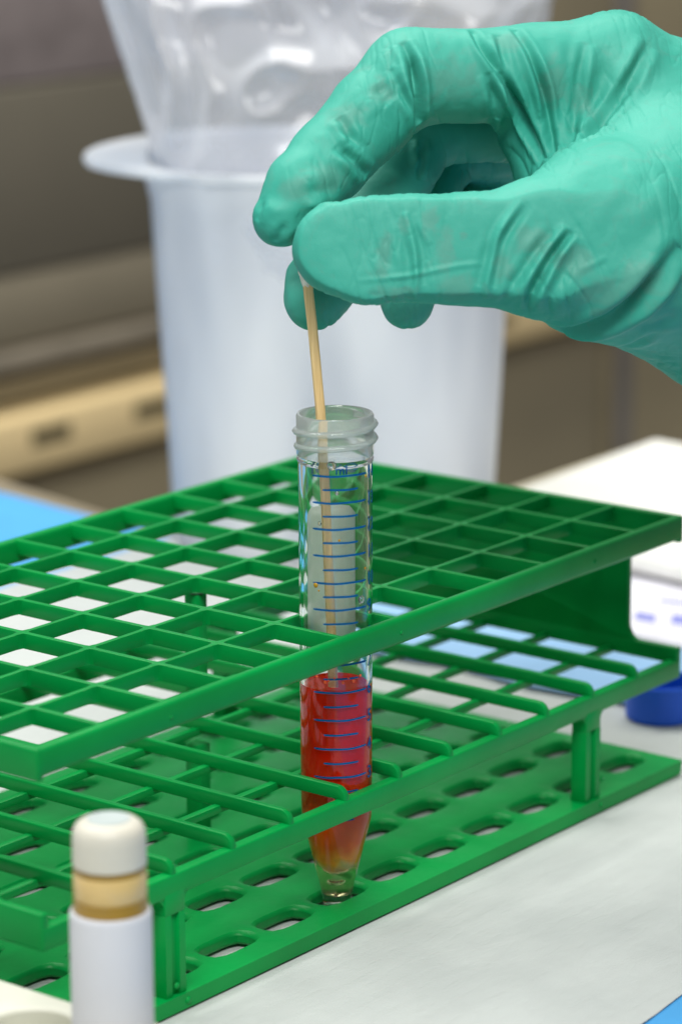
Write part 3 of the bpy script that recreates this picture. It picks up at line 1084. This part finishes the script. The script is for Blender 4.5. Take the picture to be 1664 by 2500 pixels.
for pts, wd, am, kind in CREASES:
    hs = hits(pts)
    if len(hs) < 3:
        continue
    P_ = np.array([q for _, q in hs]); T_ = np.array([t for t, _ in hs])
    b0, b1_ = P_.min(0) - wd * 4 - 1, P_.max(0) + wd * 4 + 1
    sel = np.where(((mm > b0) & (mm < b1_)).all(1))[0]
    if not len(sel):
        continue
    X = mm[sel]
    best = np.full(len(sel), 1e9); bt = np.zeros(len(sel))
    for i in range(len(P_) - 1):
        d = P_[i + 1] - P_[i]; L = d @ d + 1e-9
        t = np.clip((X - P_[i]) @ d / L, 0, 1)
        e_ = np.linalg.norm(X - P_[i] - t[:, None] * d, axis=1)
        m_ = e_ < best
        best[m_] = e_[m_]; bt[m_] = (T_[i] + t * (T_[i + 1] - T_[i]))[m_]
    taper = np.clip(np.minimum(bt, 1 - bt) / .28, 0, 1) ** .8 * .85 + .15 * (np.minimum(bt, 1 - bt) > .02)
    wob = 1 + .25 * np.sin(bt * 11 + am * 7)
    g_ = np.exp(-(best / (wd * 1.1)) ** 2)
    if kind == 'g':
        p_ = -g_ + .42 * np.exp(-((best - wd * 2.1) / (wd * 1.1)) ** 2)
    else:
        p_ = g_ - .18 * np.exp(-((best - wd * 2.2) / (wd * 1.2)) ** 2)
    disp[sel] += am * taper * wob * p_ * (.95 if kind == 'g' else .8)
# loose-fit waviness of the film and its fine leathery relief
for i in range(n):
    x, y, z = mm[i]
    u_, v_, w_ = x * RT[0] + y * RT[1] + z * RT[2], x * UP[0] + y * UP[1] + z * UP[2], x * FW[0] + y * FW[1] + z * FW[2]
    q1 = 1 - abs(noise.noise(Vector((u_ * .20 + v_ * .05, v_ * .055, w_ * .06)))) * 4.5
    q2 = 1 - abs(noise.noise(Vector((u_ * .42 + 31, v_ * .13, w_ * .12)))) * 5
    ms_ = max(0, .35 + 1.3 * noise.noise(Vector((u_ * .05 + 4, v_ * .05, w_ * .05))))
    disp[i] -= (.42 * max(0, q1) ** 2 + .22 * max(0, q2) ** 2) * ms_
    disp[i] += .28 * noise.noise(Vector((x * .11, y * .11, z * .11))) + .10 * noise.noise(Vector((x * .34 + 9, y * .34, z * .34)))
co2 = co + nrm * (disp * .001)[:, None]
me2.vertices.foreach_set('co', co2.ravel())
# where the film sticks to the skin it turns greyer
SPOTS = [(935, 620, 22, 55), (985, 548, 16, 26), (1048, 545, 22, 40), (1085, 610, 22, 50), (1128, 575, 12, 14), (1228, 655, 26, 34), (1110, 700, 46, 30), (955, 712, 50, 22), (1300, 590, 44, 46), (1100, 185, 74, 60), (925, 220, 34, 34), (1395, 640, 50, 40), (1470, 720, 60, 40), (800, 430, 60, 40), (720, 460, 40, 30), (850, 285, 50, 40), (1560, 690, 70, 60), (1350, 200, 40, 60), (1240, 100, 40, 24), (1420, 250, 26, 50)]
att = np.zeros(n)
dv = (mm - CAM); zz = dv @ FW; PXv = 832 + FPX * (dv @ RT) / zz; PYv = 1250 - FPX * (dv @ UP) / zz
for (a, b_, ra, rb) in SPOTS:
    h_ = hits([(a - 6, b_), (a, b_), (a + 6, b_)])
    if not h_:
        continue
    c_ = h_[len(h_) // 2][1]
    d = mm - c_
    e_ = np.sqrt((d @ RT / (ra / 10.4)) ** 2 + (d @ UP / (rb / 10.4)) ** 2 + (d @ FW / 9) ** 2)
    att = np.maximum(att, np.clip(1.35 - e_, 0, 1))
al = me2.attributes.new('cling', 'FLOAT', 'POINT')
al.data.foreach_set('value', att.astype(np.float32))
M_glove, nt, p, out = new_mat('turquoise_nitrile')
an = N(nt, 'ShaderNodeAttribute'); an.attribute_name = 'cling'
tc = N(nt, 'ShaderNodeTexCoord')
n1 = N(nt, 'ShaderNodeTexNoise', Scale=170, Detail=6, Distortion=1.5)
n2 = N(nt, 'ShaderNodeTexNoise', Scale=38, Detail=3)
nt.links.new(tc.outputs['Object'], n1.inputs['Vector']); nt.links.new(tc.outputs['Object'], n2.inputs['Vector'])
ad = N(nt, 'ShaderNodeMath', operation='MULTIPLY_ADD'); ad.inputs[1].default_value = 2.4
nt.links.new(n1.outputs['Fac'], ad.inputs[0]); nt.links.new(an.outputs['Fac'], ad.inputs[2])
ms = N(nt, 'ShaderNodeMapRange'); ms.inputs['From Min'].default_value = 1.35; ms.inputs['From Max'].default_value = 2.05
ms.inputs['To Max'].default_value = .58
nt.links.new(ad.outputs[0], ms.inputs['Value'])
c1 = N(nt, 'ShaderNodeValToRGB')
c1.color_ramp.elements[0].position, c1.color_ramp.elements[1].position = .32, .68
c1.color_ramp.elements[0].color = (.030, .315, .238, 1); c1.color_ramp.elements[1].color = (.062, .375, .292, 1)
nt.links.new(n2.outputs['Fac'], c1.inputs[0])
mc = N(nt, 'ShaderNodeMix'); mc.data_type = 'RGBA'
nt.links.new(ms.outputs[0], mc.inputs[0]); nt.links.new(c1.outputs[0], mc.inputs[6]); mc.inputs[7].default_value = (.095, .28, .225, 1)
nt.links.new(mc.outputs[2], p.inputs['Base Color'])
p.inputs['Roughness'].default_value = .56
p.inputs['Specular IOR Level'].default_value = .28
p.inputs['Subsurface Weight'].default_value = .12
p.inputs['Subsurface Radius'].default_value = (.4, 1, .8)
p.inputs['Subsurface Scale'].default_value = .0025
bb_ = bump(nt, p, 900, .16, .0003, 3)
bump(nt, p, 3800, .12, .0001, 2, prev=bb_)
me2.name = 'gloved_hand'
shade(me2, 180)
me2.materials.clear()
hand = link('gloved_hand', me2, M_glove)
tag(hand, 'hand in a wrinkled turquoise glove pinching the wooden stick above the tube', 'gloved hand')

# ------------------------------------------------------------------ behind: container, bag, boxes
CD = 1152.0                                # middle of the container
cc = at(812, 1180, CD)
cc = np.array([cc[0], cc[1], 0])
def sup(a, n_=3.0):                        # rounded-square plan, turned towards the camera
    c, s = math.cos(a), math.sin(a)
    return (abs(c) ** n_ + abs(s) ** n_) ** (-1 / n_) * np.array([c, s])
def c_at(a, r_, z, n_=3.0):
    u_, v_ = sup(a, n_) * r_
    q = cc + RH * u_ + WH * v_
    return np.array([q[0], q[1], z])
Z_RIM = at(640, 412, 1084)[2]
M_milk, nt, p, out = new_mat('milky_plastic')
noise_mix(nt, p, (.62, .65, .70), (.94, .95, .96), 30, 2, .36, .60, 'Object', (1, 1, .22))
p.inputs['Roughness'].default_value = .35
p.inputs['Specular IOR Level'].default_value = .5
tl = N(nt, 'ShaderNodeBsdfTranslucent'); tl.inputs[0].default_value = (.90, .915, .93, 1)
mx = N(nt, 'ShaderNodeMixShader'); mx.inputs[0].default_value = .45
nt.links.new(p.outputs[0], mx.inputs[1]); nt.links.new(tl.outputs[0], mx.inputs[2])
tr = N(nt, 'ShaderNodeBsdfTransparent')
mx2 = N(nt, 'ShaderNodeMixShader'); mx2.inputs[0].default_value = .26
nt.links.new(mx.outputs[0], mx2.inputs[1]); nt.links.new(tr.outputs[0], mx2.inputs[2])
nt.links.new(mx2.outputs[0], out.inputs['Surface'])
cont = empty('plastic_container', W((cc[0], cc[1], ZB)))
tag(cont, 'tall milky white plastic container with a flared rim behind the green rack', 'container')
vs, fs = [], []
n, rows = 120, []
RB, RTp = 55.5, 62.5
for z, f, off in [(ZB + 1.5, 0, 0), (ZB, .97, 0)] + [(ZB + (Z_RIM - ZB) * t, 0, None) for t in (.02, .1, .2, .3, .4, .5, .6, .7, .8, .9, .97, .985, 1.0)]:
    if off is None:
        t = (z - ZB) / (Z_RIM - ZB)
        rr = RB + (RTp - RB) * t + (1.6 if t > .955 else 0)
    else:
        rr = RB * f
    rows.append((z, rr))
for z, rr in rows:
    for i in range(n):
        a = 2 * math.pi * i / n
        w_ = .9 * math.sin(a * 9 + z * .02) * (.3 + .7 * (z - ZB) / 130) * max(0, math.sin(math.pi * min(1, max(0, (z - ZB) / (Z_RIM - ZB)))))
        vs.append(W(c_at(a, max(rr + w_ * .5, .01), z, 3.4)))
m = len(rows)
for k in range(m - 1):
    for i in range(n):
        j = (i + 1) % n
        fs.append((k * n + i, k * n + j, (k + 1) * n + j, (k + 1) * n + i))
o = mesh_obj('container_wall', vs, fs, M_milk, cont, 60)
sd = o.modifiers.new('s', 'SOLIDIFY'); sd.thickness = .0012
# flat flange all round, drawn out into a lip on the left
vs, fs = [], []
def flange_r(a):
    d = (a - R(180) + math.pi) % (2 * math.pi) - math.pi
    return 65.0 + 20 * math.exp(-(d / .55) ** 2)
for i in range(n):
    a = 2 * math.pi * i / n
    for rr, z in ((RTp + .8, Z_RIM - 1.2), (RTp + .8, Z_RIM + .9), (flange_r(a), Z_RIM + .9), (flange_r(a) + .6, Z_RIM - .2), (flange_r(a), Z_RIM - 2.0)):
        dr = -.05 * max(0, flange_r(a) - 68) if rr > 66 else 0
        vs.append(W(c_at(a, rr, z + dr, 3.0 if rr > 66 else 3.4)))
for i in range(n):
    j = (i + 1) % n
    for k in range(5):
        l = (k + 1) % 5
        fs.append((i * 5 + k, i * 5 + l, j * 5 + l, j * 5 + k))
mesh_obj('rim_flange', vs, fs, M_milk, cont, 40)

# clear bag standing up out of the container
M_film, nt, p, out = new_mat('clear_bag_film')
p.inputs['Base Color'].default_value = (.82, .85, .91, 1)
p.inputs['Roughness'].default_value = .16
p.inputs['Specular IOR Level'].default_value = .9
tr = N(nt, 'ShaderNodeBsdfTransparent'); tr.inputs[0].default_value = (.93, .94, .97, 1)
lw = N(nt, 'ShaderNodeLayerWeight', Blend=.35)
fr = N(nt, 'ShaderNodeMapRange'); fr.inputs['To Min'].default_value = .25; fr.inputs['To Max'].default_value = .95
nt.links.new(lw.outputs['Facing'], fr.inputs['Value'])
mx = N(nt, 'ShaderNodeMixShader')
nt.links.new(fr.outputs[0], mx.inputs[0]); nt.links.new(tr.outputs[0], mx.inputs[1]); nt.links.new(p.outputs[0], mx.inputs[2])
nt.links.new(mx.outputs[0], out.inputs['Surface'])
vs, fs = [], []
nb, mb = 280, 180
zb0, zb1 = ZB + 6, Z_RIM + 76
for k in range(mb + 1):
    t = k / mb
    z = zb0 + (zb1 - zb0) * t
    tt = max(0, (z - Z_RIM) / (zb1 - Z_RIM))
    wide = min(59, 47 + 14 * (z - ZB) / 130) + 21 * tt
    deep = min(57, 45 + 14 * (z - ZB) / 130) - 34 * tt
    for i in range(nb):
        a = 2 * math.pi * i / nb
        u_, v_ = sup(a, 3.0 - .8 * tt)
        P3 = Vector((u_ * 1.3 + 3, v_ * 1.3, z * .018))
        f1 = noise.noise(P3)
        f2 = 1 - abs(noise.noise(Vector((u_ * 1.5, v_ * 1.5 + 7, z * .022)))) * 2.6
        f3 = 1 - abs(noise.noise(Vector((u_ * 3.8 + 2, v_ * 3.8, z * .05)))) * 2.4
        amp = min(1, .35 + tt * 1.4)
        q = cc + RH * (u_ * (wide + amp * (4 * f1 + 4.5 * max(0, f2)))) + WH * (v_ * (deep + amp * (8 * f1 + 8 * max(0, f2) + 5 * max(0, f3))) - 2)
        vs.append(W((q[0], q[1], z + 2.2 * f1)))
for k in range(mb):
    for i in range(nb):
        j = (i + 1) % nb
        fs.append((k * nb + i, k * nb + j, (k + 1) * nb + j, (k + 1) * nb + i))
bag = mesh_obj('clear_bag', vs, fs, M_film, None, 180)
tag(bag, 'crumpled clear plastic bag opening out of the tall milky container', 'plastic bag')

# white foam slab and the printed packet on the right
def slab(name, pts, z0, z1, mat, bev, parent=None):
    return bm_obj(name, prism_bm([(p_[0], p_[1]) for p_ in pts], 'z', z0, z1, bev, 4), mat, parent, 60)
M_foam = plain('white_foam', (.86, .86, .80), .8, .2, .03, 80, .1)
zt2 = ZB + 15
fo = slab('foam_lid', [on_z(1180, 1215, zt2), on_z(1590, 1062, zt2), on_z(2100, 1150, zt2), on_z(2000, 1420, zt2), on_z(1545, 1318, zt2), on_z(1350, 1275, zt2)], ZB + 2.6, zt2, M_foam, 6)
tag(fo, 'thick white foam lid lying behind the right end of the rack', 'foam lid')
M_card = plain('cream_card', (.62, .58, .44), .7, .2, .05, 60)
ft = slab('card_tray', [on_z(1200, 1222, ZB), on_z(1590, 1090, ZB), on_z(2080, 1180, ZB), on_z(1980, 1440, ZB), on_z(1550, 1372, ZB), on_z(1352, 1325, ZB)], ZB - .6, ZB + 2.55, M_card, 1)
tag(ft, 'thin cream card tray under the white foam lid', 'tray')
M_pack = plain('white_packet_film', (.78, .77, .84), .4, .4, .05, 50)
pk = empty('printed_packet', W(on_z(1620, 1480, ZB)))
tag(pk, 'flat white packet with blurred violet print behind the right end of the rack', 'packet')
slab('packet_body', [on_z(1380, 1395, ZB + 1), on_z(1540, 1405, ZB + 1), on_z(1900, 1450, ZB + 1), on_z(1860, 1620, ZB + 1), on_z(1470, 1535, ZB + 1)], ZB - .55, ZB + 1.6, M_pack, .8, pk)
M_vio = plain('violet_print', (.22, .24, .62), .5, .3, .1, 300)
for x0, x1, y0, y1 in ((1552, 1600, 1494, 1512), (1640, 1700, 1500, 1522), (1610, 1680, 1462, 1470)):
    q = [on_z(x0, y0, ZB + 1.6), on_z(x1, y0 + 9, ZB + 1.6), on_z(x1 - 4, y1 + 9, ZB + 1.6), on_z(x0 - 4, y1, ZB + 1.6)]
    slab('print_mark', q, ZB + 1.55, ZB + 1.72, M_vio, 0, pk)

# upturned blue cap
cp0 = on_z(1620, 1776, ZB)
cc2 = (cp0[0] + WH[0] * 9.7, cp0[1] + WH[1] * 9.7)
cap = empty('tube_closure', W((cc2[0], cc2[1], ZB)))
tag(cap, 'bright blue screw cap lying open side up at the right end of the rack', 'screw cap')
lathe('cap_shell', [(.001, ZB + .1), (9.6, ZB + .1), (10.2, ZB + .8), (10.5, ZB + 10.8), (10.1, ZB + 11.3), (9.4, ZB + 11.2), (9.1, ZB + 2.2), (.001, ZB + 2.0)], cc2, M_blue_cap, cap, 96, 35, closed=False)
lathe('inner_ring', [(6.6, ZB + 2.1), (7.4, ZB + 2.1), (7.3, ZB + 7), (6.8, ZB + 7)], cc2, M_blue_cap, cap, 64, 35)

# ------------------------------------------------------------------ in front: vial in its holder
M_hold = plain('white_holder_plastic', (.64, .64, .55), .5, .35, .03, 40, .15)
zh = -50.0
hold = empty('vial_holder', W((-30, -60, ZB)))
tag(hold, 'low white vial holder with round holes in front of the rack', 'vial holder')
ex = -8.6
b = bmesh.new()
HX, HY, HP = -21.3, -37.6, 22.2
cells = [(i, j) for i in (0, -1, -2) for j in (1, 0, -1, -2)]
for z, inner_up in ((zh, True),):
    for (i, j) in cells:
        cx_, cy_ = HX + i * HP, HY + j * HP
        x0, x1 = cx_ - HP / 2, (ex if i == 0 else cx_ + HP / 2)
        y0, y1 = cy_ - HP / 2, cy_ + HP / 2
        n_ = 32
        for k in range(n_):
            pass
        ring_o, ring_i, ring_b = [], [], []
        for k in range(n_):
            a = 2 * math.pi * (k + .5) / n_
            sx, sy = math.cos(a), math.sin(a)
            t = min(((x1 - cx_) if sx > 0 else (cx_ - x0)) / abs(sx), ((y1 - cy_) if sy > 0 else (cy_ - y0)) / abs(sy))
            ring_o.append([cx_ + sx * t, cy_ + sy * t]); ring_i.append((cx_ + sx * 8.9, cy_ + sy * 8.9))
        for (X, Y) in ((x0, y0), (x1, y0), (x1, y1), (x0, y1)):
            k = min(range(n_), key=lambda q: (ring_o[q][0] - X) ** 2 + (ring_o[q][1] - Y) ** 2)
            ring_o[k] = [X, Y]
        vo = [b.verts.new(W((p_[0], p_[1], z))) for p_ in ring_o]
        vi = [b.verts.new(W((p_[0], p_[1], z - .5))) for p_ in ring_i]
        vb = [b.verts.new(W((p_[0], p_[1], z - 17))) for p_ in ring_i]
        for k in range(n_):
            l = (k + 1) % n_
            b.faces.new((vo[k], vo[l], vi[l], vi[k])); b.faces.new((vi[k], vi[l], vb[l], vb[k]))
        b.faces.new(vb)
hx0, hy0, hy1 = HX - 2.5 * HP, HY - 2.5 * HP, HY + 1.5 * HP
rim = [(hx0, hy0), (ex, hy0), (ex, hy1), (hx0, hy1)]
for k in range(4):
    p0, p1 = rim[k], rim[(k + 1) % 4]
    b.faces.new([b.verts.new(W((p_[0], p_[1], z))) for p_, z in ((p0, zh), (p0, ZB + .3), (p1, ZB + .3), (p1, zh))])
bmesh.ops.remove_doubles(b, verts=b.verts, dist=2e-6)
bmesh.ops.recalc_face_normals(b, faces=b.faces)
o = bm_obj('holder_block', b, M_hold, hold, 35)
md = o.modifiers.new('bevel', 'BEVEL'); md.width, md.segments, md.limit_method, md.angle_limit = .0008, 3, 'ANGLE', R(60)
VX, VY = HX + .2, HY - HP
vial = empty('sample_vial', W((VX, VY, zh)))
tag(vial, 'out of focus white labelled vial with a white cap and amber neck, front left', 'vial')
px0, py0, d0 = px_of((VX, VY, 0))
def zy(py_):                                # height on the vial's axis seen at row py_
    a_, b_ = -80., 40.
    for _ in range(40):
        m_ = (a_ + b_) / 2
        if px_of((VX - WH[0] * 7.3, VY - WH[1] * 7.3, m_))[1] > py_:
            a_ = m_
        else:
            b_ = m_
    return a_
M_vcap = plain('milky_cap', (.56, .54, .46), .45, .4, .04, 60, .2)
M_ambg, nt, p, _ = new_mat('amber_neck')
p.inputs['Base Color'].default_value = (.80, .56, .22, 1)
p.inputs['Transmission Weight'].default_value = .25
p.inputs['Roughness'].default_value = .25
M_ambd = plain('dark_amber_ring', (.27, .16, .02), .3, .5, .1)
M_label = plain('white_label', (.54, .55, .58), .7, .2, .02, 60)
VC = (VX, VY)
lathe('vial_cap', [(.001, zy(2031)), (4.6, zy(2031)), (5.6, zy(2035)), (6.6, zy(2044)), (7.15, zy(2058)), (7.3, zy(2078)), (7.35, zy(2138)), (6.9, zy(2142)), (.001, zy(2142))], VC, M_vcap, vial, 64, 35, closed=False)
lathe('cap_dimple', [(.001, zy(2040)), (4.3, zy(2040)), (4.3, zy(2029)), (.001, zy(2029))], VC, plain('pale_blue_insert', (.44, .50, .49), .5, .3), vial, 48, 35, closed=False)
lathe('upper_ring', [(.001, zy(2141)), (7.25, zy(2141)), (7.25, zy(2155)), (.001, zy(2155))], VC, M_ambd, vial, 64, 35, closed=False)
lathe('neck', [(.001, zy(2153)), (7.2, zy(2153)), (7.35, zy(2160)), (7.35, zy(2212)), (7.1, zy(2219)), (.001, zy(2222))], VC, M_ambg, vial, 64, 35, closed=False)
lathe('lower_ring', [(.001, zy(2218)), (7.3, zy(2218)), (7.45, zy(2246)), (7.6, zy(2256)), (.001, zy(2256))], VC, M_ambd, vial, 64, 35, closed=False)
lathe('vial_body', [(.001, zy(2250)), (7.7, zy(2250)), (8.0, zy(2254)), (8.2, zy(2264)), (8.2, zh - 14), (.001, zh - 16)], VC, M_label, vial, 64, 35, closed=False)
# stub of a second small white piece beyond the vial
q = on_z(392, 2508, zh + 1)
st = lathe('white_stopper', [(.001, zh + 2), (2.2, zh + 2), (2.8, zh + 1.4), (2.9, zh + .02), (.001, zh + .02)], (min(q[0], ex - 3.2), q[1]), M_vcap, None, 32, 35, closed=False)
tag(st, 'small white stopper on the holder just right of the vial', 'stopper')

# ------------------------------------------------------------------ the room behind
YW = 860.0
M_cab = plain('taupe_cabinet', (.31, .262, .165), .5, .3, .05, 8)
M_cabd = plain('shade_toned_cabinet_front', (.15, .135, .102), .5, .3, .05, 8)  # cabinet brown darkened in colour to stand for shade on the wall
M_cabm = plain('half_shade_cabinet_front', (.24, .21, .15), .5, .3, .05, 8)  # in-between tone, a painted step of the wall's shade gradient
M_rail = plain('beige_enamel', (.80, .62, .33), .4, .4, .04, 10)
M_gap = plain('dark_gap', (.05, .045, .04), .7, .2)
M_grey = plain('grey_post', (.19, .175, .165), .5, .3)
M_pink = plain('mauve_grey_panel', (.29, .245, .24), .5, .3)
cab = empty('lab_cabinet', W((900, YW + 150, ZB)))
tag(cab, 'brown lab cabinet wall with a beige slotted rail, blurred behind everything', 'cabinet')
def wz(px_, py_):
    return on_y(px_, py_, YW)
def wx(px_, py_=900):
    return on_y(px_, py_, YW)[0]
def wall_z(px_, py_):
    return on_y(px_, py_, YW)[2]
XL, XR = wx(-500), wx(2400)
z_rt, z_rb = wall_z(200, 955), wall_z(200, 1092)
z_led0, z_led1 = wall_z(190, 868), wall_z(190, 818)
x_g = wx(1478, 980)
z_bot, z_top = ZB - 600, wall_z(832, -500)
z_d1 = wall_z(190, 640)
z_d2 = wall_z(190, 190)
box('door', XL, x_g - 5, YW, YW + 40, z_bot, z_rb - 9, M_cab, cab, 3)
box('door', x_g + 6, XR, YW, YW + 40, z_bot, z_rb - 9, M_cab, cab, 3)
box('stile', x_g + 10, x_g + 28, YW - 5, YW - .5, z_bot, z_rb - 12, M_grey, cab, 2)
box('recess', XL, XR, YW + 14, YW + 42, z_rb - 14, z_rt + 30, M_gap, cab)
box('slotted_rail', XL, XR, YW - 22, YW + 10, z_rb, z_rt, M_rail, cab, 3)
for k in range(-3, 9):
    a, b_ = wz(59, 1051), wz(308, 980)
    xs_ = a[0] + (b_[0] - a[0]) * k
    zs = a[2] + (b_[2] - a[2]) * .5
    hw = (b_[0] - a[0]) * .185
    box('slot', xs_ - hw, xs_ + hw, YW - 22.8, YW - 20, zs - 5.2, zs + 4.8, plain('slot_dark', (.10, .085, .045), .7, .1) if k == -3 else bpy.data.materials['slot_dark'], cab, 1)
XM = wx(1000, 300)
box('drawer_front', XL, XM, YW - 2, YW + 38, z_rt + 4, z_led0, M_cab, cab, 3)
box('ledge', XL, XM, YW - 14, YW + 36, z_led0 + 1, z_led1, plain('taupe_ledge', (.19, .165, .125), .5, .3), cab, 3)
box('half_shade_panel', XL, XM, YW, YW + 36, z_led1 + 1, z_d1, M_cabm, cab, 3)  # half-shaded band of the wall, its shade set by colour
box('shade_panel', XL, XM, YW - 1, YW + 36, z_d1 + .5, z_d2, M_cabd, cab, 3)  # deepest band of the wall's shade, put into the colour
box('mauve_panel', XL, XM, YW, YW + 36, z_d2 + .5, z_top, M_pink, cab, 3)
box('tall_door', XM + 2, wx(1505, 20), YW, YW + 36, z_rt + 4, z_top, M_cab, cab, 3)
box('tall_door', wx(1540, 20), XR, YW, YW + 36, z_rt + 4, z_top, M_cab, cab, 3)
box('stile', wx(1507, 20), wx(1538, 20), YW - 4, YW + 30, z_rt + 4, z_top, M_grey, cab, 2)
# floor of the room
fl = box('floor', -1500, 3200, -1500, 2600, ZB - 760, ZB - 740, plain('grey_floor', (.25, .24, .22), .5, .3, .08, 4))
fl['kind'] = 'structure'
